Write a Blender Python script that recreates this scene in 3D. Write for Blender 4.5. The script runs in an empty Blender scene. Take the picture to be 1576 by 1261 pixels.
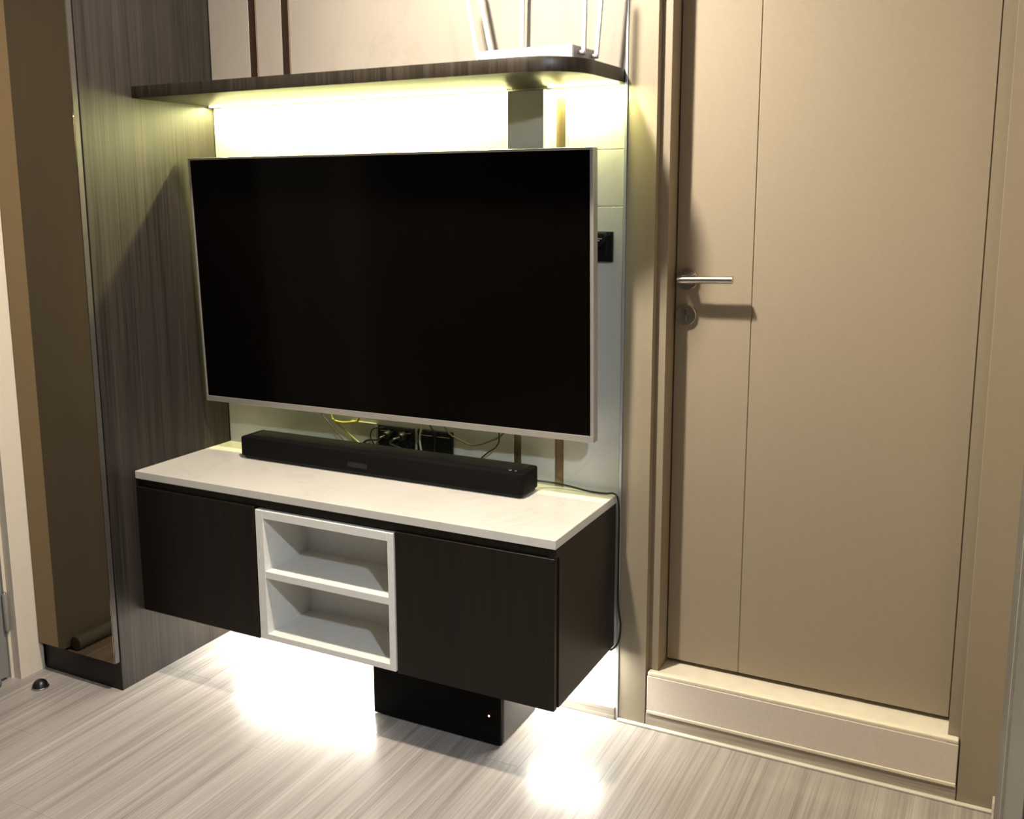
import bpy, bmesh, math, random
from mathutils import Vector, Matrix

random.seed(7)
scene = bpy.context.scene
COL = scene.collection
IMG_W, IMG_H = 1576, 1261

# ---------------------------------------------------------------- camera
F_PX, PPX, PPY = 1517.5051, 772.9142, 559.8372
yaw, pitch, roll = 0.4734, -0.1679, -0.0049
fwd = Vector((-math.sin(yaw) * math.cos(pitch), math.cos(yaw) * math.cos(pitch), math.sin(pitch)))
right = Vector((math.cos(yaw), math.sin(yaw), 0))
up = right.cross(fwd)
r2 = right * math.cos(roll) + up * math.sin(roll)
u2 = -right * math.sin(roll) + up * math.cos(roll)
cam_data = bpy.data.cameras.new('camera')
cam = bpy.data.objects.new('camera', cam_data)
COL.objects.link(cam)
cam_data.sensor_fit = 'HORIZONTAL'
cam_data.sensor_width = 36.0
cam_data.lens = 36.0 * F_PX / IMG_W
cam_data.shift_x = (IMG_W / 2 - PPX) / IMG_W
cam_data.shift_y = (PPY - IMG_H / 2) / IMG_W
cam_data.clip_start = 0.02
M4 = Matrix(((r2.x, u2.x, -fwd.x, 2.137), (r2.y, u2.y, -fwd.y, -2.2956), (r2.z, u2.z, -fwd.z, 1.3701), (0, 0, 0, 1)))
cam.matrix_world = M4
scene.camera = cam

# ---------------------------------------------------------------- world, lights, exposure
world = bpy.data.worlds.new('world')
scene.world = world
world.use_nodes = True
world.node_tree.nodes['Background'].inputs[0].default_value = (1.0, 0.9, 0.78, 1)
world.node_tree.nodes['Background'].inputs[1].default_value = 0.0
scene.view_settings.view_transform = 'Standard'
scene.view_settings.look = 'None'
scene.view_settings.gamma = 1.0
scene.view_settings.use_curve_mapping = False
scene.view_settings.exposure = 0.0
scene.cycles.use_denoising = True
scene.cycles.sample_clamp_indirect = 6.0
scene.cycles.max_bounces = 10

WARM = (1.0, 0.89, 0.73)
COOL = (0.78, 0.90, 1.0)
NEUTRAL = (1.0, 0.87, 0.72)
P_WARM = 122.0          # downlight over the console
P_COOL = 140.0          # downlight over the open room to the right
P_FILL = 3.0          # added fill light on the unseen ceiling behind the camera
LED_SHELF = (1.0, 0.97, 0.43)
LED_CONSOLE = (1.0, 0.97, 0.86)
P_LED_SHELF = 21.0
P_LED_CONSOLE = 19.0
CEIL = 2.30

# ---------------------------------------------------------------- materials
def new_mat(name):
    m = bpy.data.materials.new(name)
    m.use_nodes = True
    return m, m.node_tree, m.node_tree.nodes['Principled BSDF']

def set_in(b, **kw):
    for k, v in kw.items():
        k = k.replace('_', ' ')
        if k in b.inputs:
            b.inputs[k].default_value = v

ALB = 0.70      # overall reflectance scale of the painted, stone and wood surfaces

def plain(name, col, rough=0.5, metal=0.0, spec=0.5, noise=0.04, scale=30.0, bump=0.0):
    if metal < 0.5:
        col = tuple(c * ALB for c in col)
    m, nt, b = new_mat(name)
    set_in(b, Roughness=rough, Metallic=metal)
    b.inputs['Specular IOR Level'].default_value = spec
    tc = nt.nodes.new('ShaderNodeTexCoord')
    nz = nt.nodes.new('ShaderNodeTexNoise')
    nz.inputs['Scale'].default_value = scale
    nz.inputs['Detail'].default_value = 4
    nt.links.new(tc.outputs['Object'], nz.inputs['Vector'])
    rp = nt.nodes.new('ShaderNodeValToRGB')
    rp.color_ramp.elements[0].position = 0.3
    rp.color_ramp.elements[1].position = 0.7
    rp.color_ramp.elements[0].color = tuple(c * (1 - noise) for c in col) + (1,)
    rp.color_ramp.elements[1].color = tuple(min(1, c * (1 + noise)) for c in col) + (1,)
    nt.links.new(nz.outputs['Fac'], rp.inputs['Fac'])
    nt.links.new(rp.outputs['Color'], b.inputs['Base Color'])
    if bump:
        bp = nt.nodes.new('ShaderNodeBump')
        bp.inputs['Strength'].default_value = bump
        bp.inputs['Distance'].default_value = 0.001
        nt.links.new(nz.outputs['Fac'], bp.inputs['Height'])
        nt.links.new(bp.outputs['Normal'], b.inputs['Normal'])
    return m

def grain(name, dark, light, stretch, rough=0.45, spec=0.4, bump=0.15, scale=1.0, coat=0.0, broad=0.35, continuous=False):
    dark = tuple(c * ALB for c in dark); light = tuple(c * ALB for c in light)
    """wood grain: noise stretched along one axis; stretch = per-axis frequency"""
    m, nt, b = new_mat(name)
    set_in(b, Roughness=rough)
    b.inputs['Specular IOR Level'].default_value = spec
    if coat:
        b.inputs['Coat Weight'].default_value = coat
        b.inputs['Coat Roughness'].default_value = 0.12
    tc = nt.nodes.new('ShaderNodeTexCoord')
    oi = nt.nodes.new('ShaderNodeObjectInfo')
    addv = nt.nodes.new('ShaderNodeVectorMath'); addv.operation = 'MULTIPLY_ADD'
    comb = nt.nodes.new('ShaderNodeCombineXYZ')
    for i in range(3):
        nt.links.new(oi.outputs['Random'], comb.inputs[i])
    addv.inputs[1].default_value = (17.0, 31.0, 11.0)
    nt.links.new(comb.outputs[0], addv.inputs[0])
    nt.links.new(tc.outputs['Object'], addv.inputs[2])
    if continuous:
        geo = nt.nodes.new('ShaderNodeNewGeometry')
        nt.links.new(geo.outputs['Position'], addv.inputs[2])
        addv.inputs[1].default_value = (0.004, 0.05, 0.0)
    mp = nt.nodes.new('ShaderNodeMapping')
    mp.inputs['Scale'].default_value = tuple(s * scale for s in stretch)
    nt.links.new(addv.outputs[0], mp.inputs['Vector'])
    n1 = nt.nodes.new('ShaderNodeTexNoise')
    n1.inputs['Scale'].default_value = 1.0; n1.inputs['Detail'].default_value = 6; n1.inputs['Roughness'].default_value = 0.65
    nt.links.new(mp.outputs[0], n1.inputs['Vector'])
    mp2 = nt.nodes.new('ShaderNodeMapping')
    mp2.inputs['Scale'].default_value = tuple(s * scale * 0.16 for s in stretch)
    nt.links.new(addv.outputs[0], mp2.inputs['Vector'])
    n2 = nt.nodes.new('ShaderNodeTexNoise')
    n2.inputs['Scale'].default_value = 1.0; n2.inputs['Detail'].default_value = 3; n2.inputs['Distortion'].default_value = 0.6
    nt.links.new(mp2.outputs[0], n2.inputs['Vector'])
    mx = nt.nodes.new('ShaderNodeMix')
    mx.inputs[0].default_value = broad
    nt.links.new(n1.outputs['Fac'], mx.inputs[2]); nt.links.new(n2.outputs['Fac'], mx.inputs[3])
    rp = nt.nodes.new('ShaderNodeValToRGB')
    rp.color_ramp.elements[0].position = 0.34; rp.color_ramp.elements[1].position = 0.66
    rp.color_ramp.elements[0].color = dark + (1,); rp.color_ramp.elements[1].color = light + (1,)
    nt.links.new(mx.outputs[0], rp.inputs['Fac'])
    nt.links.new(rp.outputs['Color'], b.inputs['Base Color'])
    bp = nt.nodes.new('ShaderNodeBump')
    bp.inputs['Strength'].default_value = bump; bp.inputs['Distance'].default_value = 0.0006
    nt.links.new(n1.outputs['Fac'], bp.inputs['Height'])
    nt.links.new(bp.outputs['Normal'], b.inputs['Normal'])
    return m

def marble(name, base, vein, rough=0.25, spec=0.5, vscale=2.2, amount=0.45):
    base = tuple(c * ALB for c in base); vein = tuple(c * ALB for c in vein)
    m, nt, b = new_mat(name)
    set_in(b, Roughness=rough)
    b.inputs['Specular IOR Level'].default_value = spec
    tc = nt.nodes.new('ShaderNodeTexCoord')
    n0 = nt.nodes.new('ShaderNodeTexNoise')
    n0.inputs['Scale'].default_value = vscale; n0.inputs['Detail'].default_value = 7; n0.inputs['Distortion'].default_value = 1.4
    nt.links.new(tc.outputs['Object'], n0.inputs['Vector'])
    rp = nt.nodes.new('ShaderNodeValToRGB')
    e = rp.color_ramp.elements
    e[0].position = 0.0; e[0].color = base + (1,)
    e[1].position = 1.0; e[1].color = tuple(c * 0.94 for c in base) + (1,)
    for p, c in ((0.485, base), (0.5, tuple(b_ * (1 - amount) + v * amount for b_, v in zip(base, vein))), (0.515, base)):
        q = e.new(p); q.color = tuple(c) + (1,)
    nt.links.new(n0.outputs['Fac'], rp.inputs['Fac'])
    n1 = nt.nodes.new('ShaderNodeTexNoise')
    n1.inputs['Scale'].default_value = 5.0; n1.inputs['Detail'].default_value = 5
    nt.links.new(tc.outputs['Object'], n1.inputs['Vector'])
    mix = nt.nodes.new('ShaderNodeMix'); mix.data_type = 'RGBA'; mix.blend_type = 'MULTIPLY'
    mix.inputs[0].default_value = 0.22
    nt.links.new(rp.outputs['Color'], mix.inputs[6]); nt.links.new(n1.outputs['Fac'], mix.inputs[7])
    nt.links.new(mix.outputs[2], b.inputs['Base Color'])
    return m

def emit(name, col, strength):
    m, nt, b = new_mat(name)
    set_in(b, Base_Color=col + (1,), Roughness=0.5)
    b.inputs['Emission Color'].default_value = col + (1,)
    b.inputs['Emission Strength'].default_value = strength
    return m

M = {}
M['veneer'] = grain('dark_veneer', (0.010, 0.0078, 0.0065), (0.052, 0.042, 0.035), (150, 150, 2.6), rough=0.46, spec=0.28)
M['veneer_front'] = grain('dark_veneer_front', (0.006, 0.0036, 0.0024), (0.020, 0.0130, 0.0090), (150, 150, 2.4), rough=0.40, spec=0.25)
M['veneer_shelf'] = grain('dark_veneer_shelf', (0.006, 0.0045, 0.003), (0.046, 0.036, 0.026), (260, 2.0, 2), rough=0.36, spec=0.35, bump=0.05)
M['veneer_black'] = plain('black_carcass', (0.012, 0.010, 0.009), 0.45)
M['marble'] = marble('beige_marble', (0.45, 0.40, 0.345), (0.36, 0.29, 0.23), rough=0.30, amount=0.22)
M['marble_lit'] = marble('brightened_marble', (0.84, 0.83, 0.78), (0.60, 0.56, 0.50), rough=0.24, amount=0.18)  # panels below the shelf: marble colour lightened to stand in for LED brightness
M['quartz'] = marble('cream_quartz', (0.88, 0.83, 0.75), (0.62, 0.52, 0.42), rough=0.10, vscale=3.0, amount=0.22)
M['bronze'] = grain('brushed_bronze', (0.30, 0.22, 0.12), (0.60, 0.46, 0.28), (300, 60, 1.5), rough=0.36, bump=0.1)
M['bronze'].node_tree.nodes['Principled BSDF'].inputs['Metallic'].default_value = 0.9
M['bead'] = plain('copper_bead', (0.30, 0.19, 0.13), 0.5)
M['slot'] = plain('dark_bronze_slot', (0.045, 0.024, 0.014), 0.5, metal=0.4)
M['niche'] = plain('ivory_laminate', (1.0, 0.97, 0.91), 0.45, noise=0.03, scale=60)
M['door'] = plain('taupe_paint', (0.50, 0.42, 0.315), 0.55, spec=0.3, noise=0.02, scale=90, bump=0.03)
M['frame'] = plain('taupe_frame_paint', (0.45, 0.385, 0.285), 0.45, spec=0.35, noise=0.02, scale=40)
M['leftframe'] = plain('pale_frame_paint', (0.84, 0.73, 0.60), 0.5, spec=0.3, noise=0.02, scale=40)
M['leftdoor'] = grain('grey_oak_door', (0.25, 0.24, 0.225), (0.29, 0.275, 0.255), (60, 60, 2), rough=0.5)
M['sill'] = plain('cream_stone', (1.12, 1.03, 0.84), 0.4, noise=0.05, scale=25)
M['sillface'] = plain('beige_stone_face', (1.0, 0.89, 0.79), 0.5, noise=0.04, scale=120)
M['greywood'] = grain('grey_wood_strip', (0.30, 0.255, 0.21), (0.85, 0.75, 0.63), (2.5, 60, 140), rough=0.4)
M['silicone'] = plain('white_silicone', (0.85, 0.80, 0.68), 0.4)
M['floor'] = grain('ash_laminate', (0.27, 0.235, 0.215), (0.58, 0.525, 0.485), (170, 2.0, 170), rough=0.27, spec=0.5, bump=0.04, broad=0.45, continuous=True)
M['joint'] = plain('floor_underlay', (0.36, 0.31, 0.27), 0.8)
M['ceiling'] = plain('white_ceiling_paint', (0.30, 0.285, 0.26), 0.8)
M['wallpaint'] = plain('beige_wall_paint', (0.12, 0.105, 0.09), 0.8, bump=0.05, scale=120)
M['wallstrip'] = plain('cream_wall_paint', (0.80, 0.66, 0.50), 0.7)
M['wardrobe'] = plain('grey_wardrobe_panel', (0.17, 0.16, 0.15), 0.5)
M['wardrobe_edge'] = plain('pale_wardrobe_edge', (1.2, 1.12, 1.0), 0.5)
M['mirror'] = plain('bronze_mirror', (0.22, 0.172, 0.108), 0.025, metal=1.0, noise=0.0)
M['doorframe_dark'] = plain('dark_metal_door_edge', (0.075, 0.066, 0.058), 0.45, metal=0.2)
M['silver'] = plain('silver_bezel', (0.50, 0.47, 0.44), 0.38, metal=0.75, noise=0.02)
M['screen'] = plain('black_screen', (0.0020, 0.0014, 0.0010), 0.16, spec=0.10, noise=0.0)
M['blackplastic'] = plain('black_plastic', (0.005, 0.005, 0.005), 0.42, spec=0.35, noise=0.1)
M['blackfabric'] = plain('black_speaker_mesh', (0.003, 0.0028, 0.0025), 0.7, spec=0.12, noise=0.3, scale=900, bump=0.2)
M['blackgloss'] = plain('black_gloss', (0.006, 0.006, 0.006), 0.18)
M['subside'] = plain('black_vinyl', (0.022, 0.022, 0.022), 0.45, noise=0.1)
M['plate'] = plain('black_outlet_plate', (0.012, 0.012, 0.012), 0.22)
M['hole'] = plain('socket_hole', (0.001, 0.001, 0.001), 0.9)
M['whiteplate'] = plain('cream_outlet_plate', (0.62, 0.62, 0.50), 0.35)
M['cover'] = plain('grey_cover', (0.62, 0.60, 0.53), 0.5, noise=0.03)
M['steel'] = plain('brushed_steel', (0.52, 0.48, 0.42), 0.24, metal=1.0, noise=0.05, scale=200)
M['keyslot'] = plain('lock_cylinder', (0.20, 0.17, 0.135), 0.35, metal=0.9)
M['alu'] = plain('aluminium_bead', (0.56, 0.60, 0.64), 0.35, metal=0.6)
M['router'] = plain('white_router_shell', (0.66, 0.63, 0.60), 0.35, noise=0.01)
M['routergrey'] = plain('grey_router_side', (0.36, 0.33, 0.32), 0.45)
M['cableblack'] = plain('black_cable', (0.012, 0.012, 0.012), 0.4)
M['cableyellow'] = plain('yellow_cable', (0.72, 0.66, 0.14), 0.5)
M['cablecream'] = plain('cream_cable', (0.72, 0.68, 0.42), 0.5)
M['cablegrey'] = plain('grey_cable', (0.09, 0.075, 0.055), 0.4)
M['rubber'] = plain('black_rubber', (0.008, 0.008, 0.008), 0.35)
M['chrome'] = plain('dull_chrome', (0.42, 0.40, 0.38), 0.25, metal=1.0)
M['hinge'] = plain('satin_hinge', (0.40, 0.38, 0.35), 0.35, metal=0.3)
M['foam'] = plain('grey_foam_tube', (0.17, 0.17, 0.17), 0.7)
M['led_shelf'] = emit('led_strip_warm', LED_SHELF, 14.0)
M['led_console'] = emit('led_strip_neutral', LED_CONSOLE, 14.0)
M['lampglow'] = emit('lamp_glow', (1.0, 0.86, 0.66), 20.0)
M['redled'] = emit('power_light', (1.0, 0.35, 0.30), 9.0)
M['white'] = plain('white_paint_metal', (0.80, 0.79, 0.77), 0.4)
M['print'] = plain('grey_print', (0.22, 0.22, 0.22), 0.5)

# ---------------------------------------------------------------- mesh helpers
class MB:
    def __init__(self, off=(0, 0, 0)):
        self.bm = bmesh.new(); self.off = Vector(off)

    def box(self, x0, x1, y0, y1, z0, z1, bev=0.0, seg=2, only=None):
        t = bmesh.new()
        vs = [t.verts.new((x, y, z)) for x in (x0, x1) for y in (y0, y1) for z in (z0, z1)]
        for f in ((0, 1, 3, 2), (4, 6, 7, 5), (0, 4, 5, 1), (2, 3, 7, 6), (0, 2, 6, 4), (1, 5, 7, 3)):
            t.faces.new([vs[i] for i in f])
        bmesh.ops.recalc_face_normals(t, faces=t.faces)
        if bev:
            ed = [e for e in t.edges if only is None or only(e)]
            bmesh.ops.bevel(t, geom=ed, offset=bev, segments=seg, profile=0.5, affect='EDGES')
        self._merge(t)
        return self

    def _merge(self, t, mat=None):
        if mat is not None:
            bmesh.ops.transform(t, matrix=mat, verts=t.verts)
        me = bpy.data.meshes.new('tmp'); t.to_mesh(me); t.free()
        self.bm.from_mesh(me); bpy.data.meshes.remove(me)

    def cyl(self, a, b, r, r2=None, seg=20, bev=0.0):
        a, b = Vector(a), Vector(b); d = b - a
        t = bmesh.new()
        bmesh.ops.create_cone(t, cap_ends=True, segments=seg, radius1=r, radius2=r if r2 is None else r2, depth=d.length)
        if bev:
            ed = [e for e in t.edges if abs(e.verts[0].co.z - e.verts[1].co.z) < 1e-6]
            bmesh.ops.bevel(t, geom=ed, offset=bev, segments=2, profile=0.5, affect='EDGES')
        q = Vector((0, 0, 1)).rotation_difference(d.normalized()).to_matrix().to_4x4()
        self._merge(t, Matrix.Translation((a + b) / 2) @ q)
        return self

    def tube(self, pts, r, seg=8, sub=6):
        P = [Vector(p) for p in pts]
        Q = []
        for i in range(len(P) - 1):
            p0, p1, p2, p3 = P[max(i - 1, 0)], P[i], P[i + 1], P[min(i + 2, len(P) - 1)]
            for k in range(sub):
                u = k / sub
                Q.append(0.5 * ((2 * p1) + (p2 - p0) * u + (2 * p0 - 5 * p1 + 4 * p2 - p3) * u * u + (3 * p1 - p0 - 3 * p2 + p3) * u ** 3))
        Q.append(P[-1])
        rings = []
        nrm = None
        for i, q in enumerate(Q):
            tan = (Q[min(i + 1, len(Q) - 1)] - Q[max(i - 1, 0)]).normalized()
            if nrm is None:
                nrm = tan.orthogonal().normalized()
            else:
                nrm = (nrm - tan * nrm.dot(tan)).normalized()
            bn = tan.cross(nrm)
            rings.append([self.bm.verts.new(q + r * (math.cos(2 * math.pi * k / seg) * nrm + math.sin(2 * math.pi * k / seg) * bn)) for k in range(seg)])
        for a, b in zip(rings, rings[1:]):
            for k in range(seg):
                self.bm.faces.new((a[k], a[(k + 1) % seg], b[(k + 1) % seg], b[k]))
        self.bm.faces.new(rings[0][::-1]); self.bm.faces.new(rings[-1])
        return self

    def prism(self, outline, lo, hi, axis='z', bev=0.0):
        """outline of 2-D points extruded along an axis (x: (y,z), y: (x,z), z: (x,y))"""
        t = bmesh.new()
        mk = {'z': lambda p, h: (p[0], p[1], h), 'y': lambda p, h: (p[0], h, p[1]), 'x': lambda p, h: (h, p[0], p[1])}[axis]
        A = [t.verts.new(mk(p, lo)) for p in outline]; B = [t.verts.new(mk(p, hi)) for p in outline]
        t.faces.new(A); t.faces.new(B)
        n = len(outline)
        for i in range(n):
            t.faces.new((A[i], A[(i + 1) % n], B[(i + 1) % n], B[i]))
        bmesh.ops.recalc_face_normals(t, faces=t.faces)
        if bev:
            ed = [e for e in t.edges if (e.verts[0] in A) == (e.verts[1] in A)]
            bmesh.ops.bevel(t, geom=ed, offset=bev, segments=2, profile=0.5, affect='EDGES')
        self._merge(t)
        return self

    def revolve(self, prof, centre, axis='y', seg=32):
        """prof = (radius, height along axis)"""
        c = Vector(centre); rings = []
        for r, h in prof:
            ring = []
            for k in range(seg):
                a = 2 * math.pi * k / seg
                u, v = r * math.cos(a), r * math.sin(a)
                ring.append(self.bm.verts.new(c + Vector({'y': (u, h, v), 'z': (u, v, h), 'x': (h, u, v)}[axis])))
            rings.append(ring)
        for a, b in zip(rings, rings[1:]):
            for k in range(seg):
                self.bm.faces.new((a[k], a[(k + 1) % seg], b[(k + 1) % seg], b[k]))
        self.bm.faces.new(rings[0]); self.bm.faces.new(rings[-1])
        return self

    def build(self, name, mat, parent=None, smooth=False):
        bm = self.bm
        bmesh.ops.recalc_face_normals(bm, faces=bm.faces)
        o3 = Vector((0, 0, 0))
        if parent is not None and not parent.get('_local'):
            o3 = Vector(parent['_base'])
            base = o3
        else:
            base = o3
        # world coordinates -> local coordinates of the parent's base
        if parent is not None and not parent.get('_local'):
            bmesh.ops.translate(bm, verts=bm.verts, vec=-base)
        me = bpy.data.meshes.new(name)
        bm.to_mesh(me); bm.free()
        me.materials.append(M[mat] if isinstance(mat, str) else mat)
        if smooth:
            for p in me.polygons:
                p.use_smooth = True
            try:
                me.set_sharp_from_angle(angle=math.radians(35))
            except Exception:
                pass
        o = bpy.data.objects.new(name, me)
        COL.objects.link(o)
        if parent is not None:
            o.parent = parent
            o['_base'] = tuple(base)
            if parent.get('_local'):
                o['_local'] = 1
        else:
            o['_base'] = (0, 0, 0)
        return o

def thing(name, label, cat, loc=(0, 0, 0), group=None, kind=None, local=False, rot=None):
    o = bpy.data.objects.new(name, None)
    COL.objects.link(o)
    o.empty_display_size = 0.05
    o.location = loc
    if rot:
        o.rotation_euler = rot
    o['label'] = label; o['category'] = cat
    if group: o['group'] = group
    if kind: o['kind'] = kind
    o['_base'] = tuple(loc)
    if local: o['_local'] = 1
    return o

def tag(o, label, cat=None, group=None, kind=None):
    o['label'] = label
    if cat: o['category'] = cat
    if group: o['group'] = group
    if kind: o['kind'] = kind
    return o

def area(name, loc, sx, sy, power, col, parent, shape='RECTANGLE', spread=180, rot=None):
    d = bpy.data.lights.new(name, 'AREA')
    d.shape = shape; d.size = sx
    if shape in ('RECTANGLE', 'ELLIPSE'): d.size_y = sy
    d.energy = power; d.color = col
    d.spread = math.radians(spread)
    o = bpy.data.objects.new(name, d)
    COL.objects.link(o)
    base = Vector(parent['_base']) if parent is not None and not parent.get('_local') else Vector((0, 0, 0))
    o.parent = parent
    o.location = Vector(loc) - base
    if rot: o.rotation_euler = rot
    return o

# ================================================================ SETTING
XL, XR = -0.36, 2.20            # left wall (behind its door frame) and right wall
YB = -4.2                       # rear wall
XFAR = 3.7

# ---- floor with laminate planks running towards the wall
fl = MB().box(XL - 0.1, XFAR, YB, 0.13, -0.05, -0.009).build('floor', 'joint')
tag(fl, 'pale greyish ash laminate plank floor', 'floor', kind='structure')
PW, PL = 0.198, 1.28
shapes = {}
ix = 0
x = XL - 0.06
while x < XFAR:
    off = (0.0, 0.43, 0.86, 0.21, 0.64)[ix % 5]
    y = 0.10 + off - PL
    first = True
    y1 = 0.10
    y0 = 0.10 - PL + off
    while y1 > YB + 0.01:
        y0c = max(y0, YB)
        key = (round(y1 - y0c, 3),)
        ln = y1 - y0c
        if key not in shapes:
            mb = MB().box(0.0001, PW - 0.0001, -ln + 0.0001, -0.0001, -0.009, 0.0, bev=0.0003, seg=1)
            o = mb.build('plank', 'floor', fl)
            shapes[key] = o.data
        else:
            o = bpy.data.objects.new('plank', shapes[key]); COL.objects.link(o); o.parent = fl
        o.location = (x, y1, 0)
        y1 = y0c; y0 = y1 - PL
    x += PW; ix += 1

tag(MB().box(XL - 0.1, XFAR, YB, 0.13, CEIL, CEIL + 0.08).build('ceiling', 'ceiling'), 'white painted ceiling above the room', 'ceiling', kind='structure')
wl = MB().box(XL - 0.14, XL - 0.055, YB, 0.13, 0, CEIL).box(XL - 0.056, XL, -0.50, 0.13, 0, CEIL).box(XL - 0.056, XL, YB, -1.52, 0, CEIL).box(XL - 0.056, XL, -1.52, -0.50, 2.16, CEIL).build('wall_left', 'wallpaint')
tag(wl, 'beige painted side wall holding the left door frame', 'wall', kind='structure')
tag(MB().box(XL - 0.14, XFAR, YB - 0.1, YB, 0, CEIL).build('wall_rear', 'wallpaint'), 'beige painted wall behind the viewer', 'wall', kind='structure')
tag(MB().box(XFAR, XFAR + 0.1, YB - 0.1, -1.3, 0, CEIL).build('wall_side', 'wallpaint'), 'beige painted far side wall of the open room', 'wall', kind='structure')
tag(MB().box(XR + 0.002, XFAR + 0.1, -1.31, -1.29, 0, CEIL).build('wall_return', 'wallpaint'), 'beige return wall at the end of the grey wardrobe', 'wall', kind='structure')
wr = MB().box(XR + 0.002, XR + 0.10, -0.34, 0.13, 0, CEIL).build('wall_right', 'wallstrip')
tag(wr, 'narrow cream strip of wall beside the right door frame', 'wall', kind='structure')

# ---- back wall: core and marble cladding
wb = MB().box(XL - 0.14, 1.296, 0.012, 0.13, 0, CEIL).box(1.296, XR + 0.1, 0.13, 0.16, 0, CEIL).box(1.296, XR + 0.002, 0.02, 0.13, 2.20, CEIL).build('wall_back', 'wallpaint')
tag(wb, 'wall behind the television clad in beige marble panels with bronze strips', 'wall', kind='structure')
ZS0, ZS1 = 1.636, 1.668         # shelf underside and top
ZSM = 1.650
def panel(x0, x1, z0, z1):
    g = 0.0006
    return MB().box(x0 + g, x1 - g, 0.0, 0.0125, z0 + g, z1 - g, bev=0.0008, seg=1).build('marble_panel', 'marble' if z0 >= ZSM else 'marble_lit', wb)
panel(0.0, 0.151, ZSM, CEIL); panel(0.178, 0.269, ZSM, CEIL); panel(0.296, 1.294, ZSM, CEIL)
panel(0.0, 0.995, 0.0, ZSM); panel(1.016, 1.115, 0.0, ZSM)
panel(1.139, 1.294, 0.0, 1.345); panel(1.139, 1.294, 1.345, 1.482); panel(1.139, 1.294, 1.482, ZSM)
for x0, x1, z0, z1, m in ((0.151, 0.178, ZSM, CEIL, 'slot'), (0.269, 0.296, ZSM, CEIL, 'slot'), (0.995, 1.016, 0.0, ZSM, 'bronze'), (1.115, 1.139, 0.0, ZSM, 'bronze')):
    d = 0.008 if m == 'slot' else 0.001
    MB().box(x0, x1, d, 0.012, z0, z1).build('metal_strip', m, wb)
    if m == 'slot':
        MB().box(x1 - 0.004, x1 - 0.0004, 0.0005, 0.0085, z0, z1).build('metal_bead', 'bead', wb)
        MB().box(x0 - 0.0004, x0 + 0.0016, -0.0002, 0.0085, z0, z1).build('metal_bead', 'slot', wb)
b = MB().box(0.0, 1.294, -0.008, 0.0, 0.0, 0.034, bev=0.0015, seg=1).build('baseboard_back', 'greywood')
tag(b, 'low grey wood baseboard under the wall-hung console', 'baseboard', kind='structure')
b = MB().box(1.2945, 1.3015, -0.003, 0.0115, 0.0, CEIL, bev=0.001).build('trim_1', 'alu')
tag(b, 'slim pale metal corner bead between marble wall and door frame', 'trim', kind='structure')
b = MB().box(1.302, XR, -0.013, 0.0, 0.0, 0.006, bev=0.002, seg=2).build('trim_2', 'silicone')
tag(b, 'white sealant line where floor meets the right door sill', 'trim', kind='structure')

# ---- right door (frame, leaf, sill, handle)
d1 = thing('door_1', 'taupe door with steel lever handle set above a raised cream sill', 'door', (1.75, 0.0, 0.0), kind='structure')
MB().prism([(1.3025, 0.0), (1.3745, 0.0), (1.3765, 0.020), (1.402, 0.020), (1.402, 0.085), (1.402, 0.125), (1.3025, 0.125)], 0.0, 2.24, bev=0.0).build('door_jamb', 'frame', d1)
MB().prism([(2.198, 0.0), (2.1195, 0.0), (2.1180, 0.020), (2.092, 0.020), (2.092, 0.125), (2.198, 0.125)], 0.0, 2.24).build('door_jamb', 'frame', d1)
MB().box(1.402, 2.092, 0.014, 0.125, 2.16, 2.24).build('door_head', 'frame', d1)
leaf = MB().box(1.405, 1.5935, 0.085, 0.122, 0.160, 2.155, bev=0.0012, seg=1).box(1.5965, 2.089, 0.085, 0.122, 0.160, 2.155, bev=0.0012, seg=1).box(1.5930, 1.5970, 0.0875, 0.121, 0.160, 2.155).build('door_leaf', 'door', d1)
s = MB().box(1.4025, 2.0915, 0.0, 0.125, 0.06, 0.149).box(1.3805, 2.1155, -0.0005, 0.0195, 0.142, 0.1525, bev=0.003).build('sill_top', 'sill', d1)
MB().box(1.3800, 2.1160, -0.001, 0.0135, 0.047, 0.1415, bev=0.0012, seg=1).build('sill_face', 'sillface', d1)
MB().box(1.3800, 2.1160, -0.004, 0.0135, 0.0385, 0.0468, bev=0.0015).build('sill_moulding', 'sill', d1)
MB().box(1.3780, 2.1175, -0.001, 0.012, 0.004, 0.038, bev=0.001, seg=1).build('skirting_board', 'greywood', d1)
h = MB().revolve([(0.0265, 0.0845), (0.0265, 0.076), (0.025, 0.0742), (0.0115, 0.0740), (0.012, 0.050), (0.0, 0.050)], (1.436, 0, 1.167), 'y').build('door_handle', 'steel', d1, smooth=True)
MB().tube([(1.426, 0.036, 1.1672), (1.436, 0.0335, 1.168), (1.455, 0.0325, 1.169), (1.50, 0.032, 1.1708), (1.559, 0.032, 1.1722)], 0.0098, seg=20).cyl((1.436, 0.034, 1.168), (1.436, 0.06, 1.167), 0.010).build('lever', 'steel', h, smooth=True)
k = MB().revolve([(0.0260, 0.0845), (0.0260, 0.0775), (0.0245, 0.0757), (0.0, 0.0757)], (1.434, 0, 1.078), 'y').build('lock_plate', 'steel', d1, smooth=True)
MB().cyl((1.434, 0.0735, 1.086), (1.434, 0.083, 1.086), 0.0085).box(1.4295, 1.4385, 0.0735, 0.083, 1.062, 1.084, bev=0.003).build('key_cylinder', 'keyslot', k, smooth=True)
MB().box(1.4328, 1.4352, 0.0732, 0.08, 1.079, 1.092).build('keyhole', 'hole', k)

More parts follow.
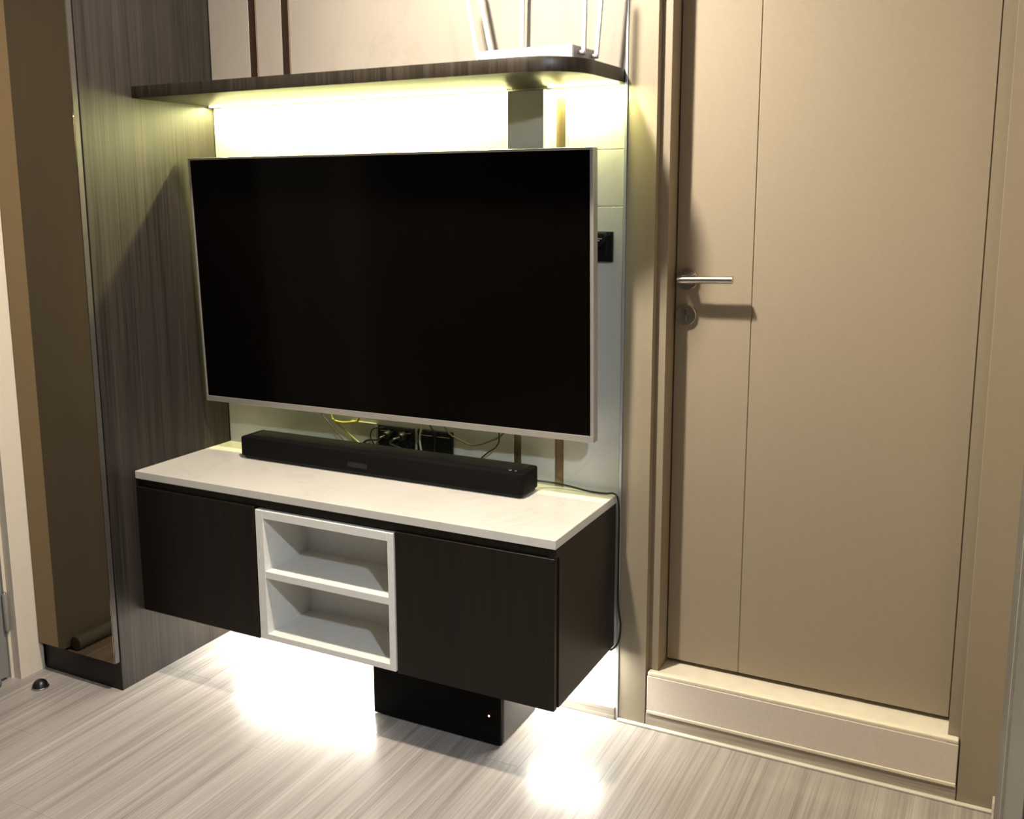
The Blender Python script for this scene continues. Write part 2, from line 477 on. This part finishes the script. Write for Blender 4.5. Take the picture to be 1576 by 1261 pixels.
# ---- left door in its frame
d2 = thing('door_2', 'grey wood door with steel hinge inside a pale frame beside the mirror cabinet', 'door', (XL, -1.0, 0.0), kind='structure')
MB().prism([(-0.3165, -0.485), (-0.3165, -0.565), (-0.346, -0.565), (-0.346, -0.574), (-0.40, -0.574), (-0.40, -0.512), (-0.359, -0.512), (-0.359, -0.485)], 0.0, 2.22).build('door_jamb', 'leftframe', d2)
MB().prism([(-0.3165, -1.535), (-0.3165, -1.455), (-0.346, -1.455), (-0.346, -1.446), (-0.40, -1.446), (-0.40, -1.51), (-0.359, -1.51), (-0.359, -1.535)], 0.0, 2.22).build('door_jamb', 'leftframe', d2)
MB().box(-0.359, -0.3165, -1.455, -0.565, 2.14, 2.22).build('door_head', 'leftframe', d2)
MB().box(-0.385, -0.3485, -1.443, -0.578, 0.010, 2.135, bev=0.001, seg=1).build('door_leaf', 'leftdoor', d2)
for z in (0.15, 1.0, 1.85):
    hg = MB().cyl((-0.3400, -0.5765, z), (-0.3400, -0.5765, z + 0.112), 0.0076, seg=16, bev=0.001).build('hinge', 'hinge', d2, smooth=True)
    MB().cyl((-0.3400, -0.5765, z + 0.112), (-0.3400, -0.5765, z + 0.117), 0.005, 0.003, seg=12).cyl((-0.3400, -0.5765, z - 0.005), (-0.3400, -0.5765, z), 0.003, 0.005, seg=12).build('hinge_pin', 'steel', hg, smooth=True)

# ---- wardrobe on the right wall
wd = thing('wardrobe', 'grey panelled wardrobe at the far right edge of the view', 'wardrobe', (XR + 0.05, -0.77, 0.0))
MB().box(XR + 0.004, XR + 0.10, -1.288, -0.342, 0.0, CEIL - 0.002).build('carcass', 'wardrobe', wd)
MB().box(XR - 0.012, XR + 0.0035, -0.798, -0.344, 0.002, CEIL - 0.02, bev=0.001, seg=1).build('door', 'wardrobe', wd)
MB().box(XR - 0.012, XR + 0.0035, -1.286, -0.806, 0.002, CEIL - 0.02, bev=0.001, seg=1).build('door', 'wardrobe', wd)
MB().box(XR - 0.016, XR + 0.0035, -0.805, -0.799, 0.002, CEIL - 0.02).build('edge_strip', 'wardrobe_edge', wd)
b = MB().box(XR - 0.008, XR + 0.0018, -0.34, -0.001, 0.007, 0.040, bev=0.0015, seg=1).build('baseboard_right', 'greywood')
tag(b, 'short baseboard piece in the corner right of the door', 'baseboard', kind='structure')

# ---- ceiling downlights
def downlight(x, y, power, col, label, r=0.045):
    t = thing('ceiling_downlight', label, 'light', (x, y, CEIL), group='ceiling downlights')
    MB().revolve([(r + 0.012, CEIL - 0.0005), (r + 0.012, CEIL - 0.004), (r + 0.002, CEIL - 0.006), (r, CEIL - 0.0005)], (x, y, 0), 'z').build('ring', 'white', t, smooth=True)
    MB().cyl((x, y, CEIL - 0.003), (x, y, CEIL - 0.001), r - 0.001, seg=32).build('diffuser', 'lampglow', t)
    d = bpy.data.lights.new('lamp_light', 'POINT')
    d.energy = power * 0.64; d.color = col; d.shadow_soft_size = r * 0.8
    o = bpy.data.objects.new('lamp_light', d); COL.objects.link(o)
    o.parent = t; o.location = (0, 0, -0.006 - r)
    area('lamp_beam', (x, y, CEIL - 0.0065), 2 * r, 2 * r, power * 0.225, col, t, 'DISK', 150)
downlight(1.00, -0.69, P_WARM, WARM, 'warm ceiling downlight above the television console')
downlight(2.72, -2.05, P_COOL, COOL, 'cool white ceiling downlight over the open room')
downlight(0.90, -2.60, P_FILL, NEUTRAL, 'added fill downlight on the unseen part of the ceiling')  # fill lamp added to lift the general room light

# ================================================================ TALL CABINET
tc = thing('tall_cabinet', 'tall dark wood cabinet with a bronze mirror door left of the television', 'cabinet', (-0.158, -0.24, 0.0))
MB().box(-0.314, 0.0, -0.479, -0.002, 0.0, CEIL - 0.002, bev=0.0008, seg=1).build('carcass', 'veneer', tc)
MB().box(-0.314, -0.001, -0.4805, -0.478, 0.0, 0.084).build('plinth', 'veneer_front', tc)
dr = MB().box(-0.3145, -0.0015, -0.4985, -0.4825, 0.087, CEIL - 0.02, bev=0.0006, seg=1).build('mirror_door', 'doorframe_dark', tc)
MB().box(-0.3135, -0.0030, -0.4998, -0.4988, 0.088, CEIL - 0.021).build('mirror_glass', 'mirror', dr)

# ================================================================ SHELF
SY, SR, SX = -0.308, 0.125, 1.2935
out = [(0.001, -0.0008), (0.001, SY)]
for i in range(25):
    a = math.radians(-90 + 88 * i / 24)
    out.append((SX - 0.006 - SR + SR * math.cos(a), SY + SR + SR * math.sin(a)))
out += [(SX, -0.0008)]
sh = thing('wall_shelf', 'dark wood wall shelf with rounded right corner above the television', 'shelf', (0.65, -0.15, ZS0))
MB().prism(out, ZS0, ZS1, bev=0.001).build('board', 'veneer_shelf', sh, smooth=True)
LY = -0.024
for x0, x1 in ((0.012, 0.985), (1.105, 1.285)):
    st = MB().box(x0, x1, LY - 0.006, LY + 0.006, ZS0 - 0.0035, ZS0 - 0.0002).build('led_strip', 'led_shelf', sh)
    area('led_light', ((x0 + x1) / 2, LY, ZS0 - 0.0045), x1 - x0, 0.010, P_LED_SHELF * (x1 - x0), LED_SHELF, sh)

# cable cover on the wall below the shelf
cc = MB().box(0.998, 1.099, -0.038, -0.0005, 1.20, ZS0 - 0.008, bev=0.0015, seg=1).build('cable_cover', 'cover')
tag(cc, 'flat grey cable cover running down from the shelf behind the television', 'cable cover')

# ================================================================ CONSOLE
W, D, ZB, ZD, ZU = 1.29, 0.385, 0.206, 0.573, 0.596
cn = thing('tv_console', 'wall-hung dark wood console with two doors and an open white niche', 'console', (0.645, -0.19, ZB))
CX = [0.0015, 0.4285, 0.8605, W]
# carcass boards round the niche
MB().box(CX[0], 0.4295, -0.366, -0.009, ZB + 0.003, ZD).box(0.8595, W, -0.366, -0.009, ZB + 0.003, ZD, bev=0.0008, seg=1).box(0.4295, 0.8595, -0.20, -0.009, ZB + 0.003, ZD).box(CX[0], W - 0.018, -0.377, -0.009, ZD, ZU - 0.0005).box(W - 0.018, W, -0.366, -0.009, ZD, ZU - 0.0005).box(W - 0.018, W, -0.384, -0.366, ZD + 0.002, ZU - 0.0005).build('carcass', 'veneer_front', cn)
MB().box(CX[0], 0.4255, -0.385, -0.367, ZB, ZD, bev=0.0012, seg=1).build('door', 'veneer_front', cn)
MB().box(0.8635, 1.2865, -0.385, -0.367, ZB, ZD, bev=0.0012, seg=1).build('door', 'veneer_front', cn)
nx0, nx1, nz0, nz1 = 0.4300, 0.8590, 0.209, 0.567
nb = MB().box(nx0, 0.4555, -0.386, -0.2005, nz0, nz1, bev=0.0008, seg=1).box(0.8415, nx1, -0.386, -0.2005, nz0, nz1, bev=0.0008, seg=1)
nb.box(0.4555, 0.8415, -0.386, -0.2005, 0.545, nz1, bev=0.0008, seg=1).box(0.4555, 0.8415, -0.386, -0.2005, nz0, 0.2255, bev=0.0008, seg=1).box(0.4555, 0.8415, -0.208, -0.2005, 0.2255, 0.545)
nf = nb.build('niche_box', 'niche', cn)
nf['label'] = 'open ivory niche between the two dark doors'
MB().box(0.4557, 0.8413, -0.3855, -0.2085, 0.381, 0.4005, bev=0.0008, seg=1).build('niche_shelf', 'niche', nf)
LC = -0.045
MB().box(0.03, 1.26, LC - 0.006, LC + 0.006, ZB - 0.0005, ZB + 0.0028).build('led_strip', 'led_console', cn)
area('led_light', (0.645, LC, ZB - 0.0015), 1.23, 0.010, P_LED_CONSOLE, LED_CONSOLE, cn)
ct = MB().box(0.0015, W, -0.387, -0.0008, ZU, 0.618, bev=0.0015).build('countertop', 'quartz')
tag(ct, 'glossy cream quartz slab on top of the wall-hung console', 'countertop')

# ================================================================ TELEVISION
tv = thing('television', 'large flat television with thin silver bezel hanging over the console', 'television', (0.0364, -0.131, 0.7744), local=True, rot=(0.0325, 0, 0.0174))
TW, TH = 1.231, 0.708
fb = MB()
fb.box(0, TW, 0.0, 0.028, 0.0, 0.0165, bev=0.0012).box(0, TW, 0.0, 0.028, TH - 0.006, TH, bev=0.0012)
fb.box(0, 0.007, 0.0, 0.028, 0.0165, TH - 0.006, bev=0.001).box(TW - 0.009, TW, 0.0, 0.028, 0.0165, TH - 0.006, bev=0.001)
fb.build('bezel', 'silver', tv)
MB().box(0.007, TW - 0.009, 0.0018, 0.026, 0.0165, TH - 0.006).build('screen', 'screen', tv)
MB().box(0.003, TW - 0.003, 0.0282, 0.036, 0.003, TH - 0.003, bev=0.002).box(0.16, TW - 0.16, 0.036, 0.052, 0.12, TH - 0.20, bev=0.008).build('back_cover', 'blackplastic', tv)
bk = thing('tv_bracket', 'black wall bracket hidden behind the television', 'bracket', (0.63, 0.0, 1.1))
MB().box(0.60, 0.68, -0.010, -0.0005, 1.02, 1.20, bev=0.002).build('wall_plate', 'blackplastic', bk)
for x in (0.605, 0.660):
    MB().box(x, x + 0.015, -0.074, -0.0105, 1.08, 1.14, bev=0.002).build('arm', 'blackplastic', bk)

# ================================================================ SOUNDBAR
sb = thing('soundbar', 'long black soundbar on the cream countertop below the television', 'soundbar', (0.634, -0.10, 0.618))
x0, x1, y0, y1, z0, z1 = 0.176, 1.093, -0.152, -0.052, 0.6265, 0.6835
def rounded_rect(ax0, ax1, ay0, ay1, r, n=6):
    pts = []
    for cx, cy, a0 in ((ax1 - r, ay1 - r, 0), (ax0 + r, ay1 - r, 90), (ax0 + r, ay0 + r, 180), (ax1 - r, ay0 + r, 270)):
        for i in range(n + 1):
            a = math.radians(a0 + 90 * i / n)
            pts.append((cx + r * math.cos(a), cy + r * math.sin(a)))
    return pts
MB().prism(rounded_rect(x0, x1, y0, y1, 0.012), z0, z1, bev=0.004).build('body', 'blackfabric', sb, smooth=True)
MB().prism(rounded_rect(x0 + 0.006, x1 - 0.006, y0 + 0.008, y1 - 0.004, 0.008), 0.6205, z0 + 0.0005).build('base', 'blackplastic', sb, smooth=True)
MB().prism(rounded_rect(x0 + 0.02, x1 - 0.02, y0 + 0.030, y1 - 0.006, 0.008), z1 - 0.0002, z1 + 0.0008).build('top_plate', 'blackplastic', sb)
for x in (0.24, 0.63, 1.02):
    MB().box(x - 0.02, x + 0.02, y0 + 0.02, y1 - 0.02, 0.6181, 0.6206).build('foot', 'rubber', sb)
MB().cyl((1.048, -0.128, z1 - 0.0003), (1.048, -0.128, z1 + 0.0009), 0.004, seg=16).build('button', 'print', sb)
MB().cyl((1.064, -0.128, z1 - 0.0003), (1.064, -0.128, z1 + 0.0009), 0.003, seg=16).build('button', 'print', sb)
MB().box(0.56, 0.625, y0 - 0.0006, y0 + 0.001, 0.640, 0.654).build('display_window', 'blackplastic', sb)

# soundbar power cable along the counter and down the side
c = MB().tube([(1.075, -0.048, 0.640), (1.09, -0.035, 0.636), (1.117, -0.020, 0.6315), (1.16, -0.018, 0.628), (1.222, -0.022, 0.6225), (1.265, -0.022, 0.6225), (1.288, -0.022, 0.6255), (1.300, -0.022, 0.612), (1.304, -0.022, 0.56), (1.303, -0.020, 0.45), (1.305, -0.02, 0.33), (1.312, -0.02, 0.272), (1.306, -0.022, 0.225), (1.286, -0.024, 0.201)], 0.0026).build('power_cable', 'cableblack', smooth=True)
tag(c, 'black power cable from soundbar hanging down the console side', 'cable')

# ================================================================ SUBWOOFER
sw = thing('subwoofer', 'black box subwoofer standing on the floor under the console', 'subwoofer', (0.895, -0.157, 0.0))
MB().prism(rounded_rect(0.703, 1.087, -0.252, -0.050, 0.010), 0.004, 0.178, bev=0.002).build('body', 'subside', sw, smooth=True)
MB().prism(rounded_rect(0.703, 1.087, -0.264, -0.2525, 0.005), 0.004, 0.178, bev=0.002).build('front_panel', 'blackfabric', sw, smooth=True)
MB().cyl((1.054, -0.2652, 0.079), (1.054, -0.263, 0.079), 0.0022, seg=12).build('power_light', 'redled', sw)
for x, y in ((0.74, -0.24), (1.05, -0.24), (0.74, -0.08), (1.05, -0.08)):
    MB().cyl((x, y, 0.0002), (x, y, 0.006), 0.012, seg=14).build('foot', 'rubber', sw)

# ================================================================ ROUTER
rt = thing('router', 'white wireless router with several tall antennas on the dark shelf', 'router', (1.1104, -0.1106, ZS1), local=True, rot=(0, 0, -0.04))
RW, RD, RZ0, RZ1 = 0.125, 0.0625, 0.0055, 0.040
MB().box(-RW, RW, -RD, RD, RZ0, RZ1, bev=0.003).build('body', 'router', rt, smooth=True)
for sx in (-1, 1):
    MB().box(sx * RW - 0.001, sx * RW + 0.001, -RD + 0.004, RD - 0.004, RZ0 + 0.003, RZ1 - 0.003).build('side_panel', 'routergrey', rt)
MB().box(-RW + 0.004, -RW + 0.011, -RD - 0.0006, -RD + 0.001, RZ0 + 0.008, RZ1 - 0.007).build('front_label', 'routergrey', rt)
for x, y in ((-0.10, -0.05), (0.10, -0.05), (-0.10, 0.05), (0.10, 0.05)):
    MB().cyl((x, y, 0.0002), (x, y, RZ0 + 0.001), 0.007, seg=12).build('foot', 'rubber', rt)
def antenna(bx, by, side, lean, h=0.215, zc=0.024):
    m = MB()
    if side:
        m.cyl((bx, by, zc), (bx + side * 0.010, by, zc), 0.0050, seg=14)
        px, py = bx + side * 0.013, by
        m.cyl((px - 0.004, py, zc), (px + 0.004, py, zc), 0.0064, seg=14)
    else:
        m.cyl((bx, by, zc), (bx, by + 0.010, zc), 0.0050, seg=14)
        px, py = bx, by + 0.013
        m.cyl((px, py - 0.004, zc), (px, py + 0.004, zc), 0.0064, seg=14)
    a = m.build('antenna', 'routergrey', rt, smooth=True)
    bl = MB()
    bl.prism([(-0.0052, 0.0), (0.0052, 0.0), (0.0048, h * 0.9), (0.0035, h), (-0.0035, h), (-0.0048, h * 0.9)], -0.0036, 0.0036, axis='y', bev=0.0010)
    bmesh.ops.transform(bl.bm, matrix=Matrix.Translation((px, py, zc - 0.004)) @ Matrix.Rotation(lean, 4, 'Y'), verts=bl.bm.verts)
    bl.build('blade', 'router', a, smooth=True)
antenna(-RW, -0.028, -1, -0.21)
antenna(-RW, 0.042, -1, -0.22)
antenna(-0.078, RD, 0, 0.02)
antenna(RW, -0.030, 1, 0.02)
antenna(RW, 0.040, 1, 0.085)

# ================================================================ OUTLETS AND PLUGS
def outlet_plate(name, label, x0, x1, z0, z1, mat, sockets=0):
    t = thing(name, label, 'outlet', ((x0 + x1) / 2, 0.0, z0))
    p = MB().box(x0, x1, -0.009, -0.0006, z0, z1, bev=0.0018).build('plate', mat, t)
    for i in range(sockets):
        cx = x0 + (x1 - x0) * (i + 0.5) / sockets; cz = (z0 + z1) / 2
        ins = MB().box(cx - 0.022, cx + 0.022, -0.0105, -0.0088, cz - 0.024, cz + 0.024, bev=0.001, seg=1).build('socket', 'blackplastic', t)
        m = MB()
        for dx, dz in ((-0.008, 0.008), (0.008, 0.008), (0.0, -0.009), (-0.008, -0.016), (0.008, -0.016)):
            m.cyl((cx + dx, -0.0109, cz + dz), (cx + dx, -0.0100, cz + dz), 0.0022, seg=10)
        m.build('socket_holes', 'hole', ins)
    return t
outlet_plate('wall_outlet', 'black double wall outlet with two plugs below the television', 0.564, 0.686, 0.652, 0.728, 'plate', 2)
outlet_plate('wall_outlet', 'black double wall outlet with empty sockets right of the plugs', 0.697, 0.811, 0.652, 0.730, 'plate', 2)
outlet_plate('wall_outlet', 'cream blank wall plate left of the black outlets', 0.469, 0.558, 0.654, 0.731, 'whiteplate', 0)
ro = outlet_plate('wall_outlet', 'black wall outlet with plugged-in charger right of the television', 1.196, 1.2715, 1.210, 1.284, 'plate', 1)
ad = thing('plug_adapter', 'rounded black charger plugged into the outlet beside the television', 'adapter', (1.235, -0.0105, 1.263))
MB().prism([(1.210, 1.282), (1.2575, 1.282), (1.261, 1.274), (1.2575, 1.264), (1.249, 1.2505), (1.240, 1.246), (1.210, 1.246)], -0.034, -0.0110, axis='y', bev=0.002).build('body', 'blackplastic', ad, smooth=True)
MB().box(1.232, 1.2525, -0.0345, -0.0335, 1.2665, 1.2685).build('slot_line', 'white', ad)
MB().box(1.2405, 1.2465, -0.0345, -0.0335, 1.2615, 1.2635).build('logo_mark', 'white', ad)
def plug(label, cx, cz, pts, tilt=0.0):
    t = thing('power_plug', label, 'plug', (cx, -0.0112, cz))
    MB().cyl((cx, -0.0112, cz), (cx - 0.004, -0.030, cz - 0.002), 0.013, 0.010, seg=18, bev=0.002).build('plug_head', 'blackplastic', t, smooth=True)
    MB().tube([(cx - 0.004, -0.030, cz - 0.002)] + pts, 0.0034).build('cord', 'cableblack', t, smooth=True)
plug('black power plug in the outlet nearest the cream plate', 0.606, 0.706, [(0.596, -0.044, 0.700), (0.582, -0.040, 0.692), (0.557, -0.033, 0.688), (0.534, -0.03, 0.680), (0.507, -0.03, 0.650), (0.495, -0.035, 0.622)])
plug('black angled power plug whose cord bends down behind the soundbar', 0.656, 0.706, [(0.642, -0.046, 0.701), (0.629, -0.045, 0.689), (0.648, -0.04, 0.679), (0.691, -0.036, 0.664), (0.72, -0.035, 0.624)])

def cable(label, pts, mat, r):
    o = MB().tube(pts, r).build('cable', mat, smooth=True)
    tag(o, label, 'cable', group='loose cables below the television')
cable('thin dark cable slanting down leftmost below the television', [(0.36, -0.02, 0.79), (0.373, -0.02, 0.748), (0.398, -0.02, 0.721), (0.429, -0.02, 0.691), (0.465, -0.02, 0.658), (0.49, -0.03, 0.6205)], 'cablegrey', 0.0017)
cable('short bright yellow cable looped under the television edge', [(0.405, -0.025, 0.79), (0.414, -0.025, 0.743), (0.423, -0.025, 0.731), (0.448, -0.025, 0.727), (0.483, -0.025, 0.731), (0.51, -0.025, 0.741), (0.52, -0.025, 0.79)], 'cableyellow', 0.0034)
cable('thin yellow cable slanting down across the cream plate', [(0.425, -0.028, 0.735), (0.431, -0.026, 0.724), (0.46, -0.022, 0.702), (0.496, -0.02, 0.677), (0.527, -0.02, 0.657), (0.55, -0.03, 0.6205)], 'cableyellow', 0.0024)
cable('thin black cable looping beside the cream plate', [(0.60, -0.028, 0.728), (0.577, -0.025, 0.724), (0.557, -0.025, 0.717), (0.55, -0.025, 0.699), (0.556, -0.025, 0.681), (0.571, -0.025, 0.663), (0.60, -0.03, 0.6205)], 'cableblack', 0.0018)
cable('cream cable hanging straight down between the black outlets', [(0.724, -0.022, 0.79), (0.721, -0.021, 0.746), (0.714, -0.02, 0.720), (0.712, -0.02, 0.697), (0.717, -0.02, 0.660), (0.722, -0.03, 0.6205)], 'cablecream', 0.0028)
cable('thin black cable in front of the empty outlet sockets', [(0.735, -0.02, 0.79), (0.747, -0.02, 0.747), (0.757, -0.02, 0.730), (0.760, -0.02, 0.702), (0.758, -0.03, 0.6205)], 'cableblack', 0.0018)
cable('grey cable sagging in a wide curve right of the outlets', [(0.79, -0.03, 0.79), (0.80, -0.03, 0.751), (0.814, -0.03, 0.732), (0.843, -0.03, 0.719), (0.883, -0.03, 0.709), (0.927, -0.03, 0.721), (0.976, -0.03, 0.748), (0.99, -0.03, 0.79)], 'cablegrey', 0.0022)
cable('black cable curving down behind the right part of the soundbar', [(0.969, -0.036, 0.79), (0.969, -0.035, 0.752), (0.968, -0.035, 0.729), (0.957, -0.035, 0.711), (0.929, -0.035, 0.690), (0.905, -0.035, 0.664), (0.895, -0.036, 0.6205)], 'cableblack', 0.0020)

# ================================================================ FLOOR ITEMS
ds = thing('door_stop', 'small black dome door stop on the floor by the mirror cabinet', 'door stop', (-0.226, -0.572, 0.0))
prof = [(0.0215, 0.0002), (0.0215, 0.006)] + [(0.0205 * math.cos(a), 0.006 + 0.019 * math.sin(a)) for a in [math.radians(d) for d in (5, 20, 35, 50, 65, 80)]]
MB().revolve(prof, (-0.226, -0.572, 0), 'z', 28).build('dome', 'rubber', ds, smooth=True)
MB().revolve([(0.0235, 0.0001), (0.0235, 0.0035), (0.0218, 0.0048), (0.0218, 0.0001)], (-0.226, -0.572, 0), 'z', 28).build('base_ring', 'chrome', ds, smooth=True)
dt = MB().cyl((-0.326, -0.632, 0.0245), (-0.326, -1.44, 0.0245), 0.0215, seg=24, bev=0.003).build('draft_stopper', 'foam', smooth=True)
tag(dt, 'grey foam draft stopper tube along the foot of the left door', 'draft stopper')

for o in list(bpy.data.objects):
    for kx in ('_base', '_local'):
        if kx in o:
            del o[kx]
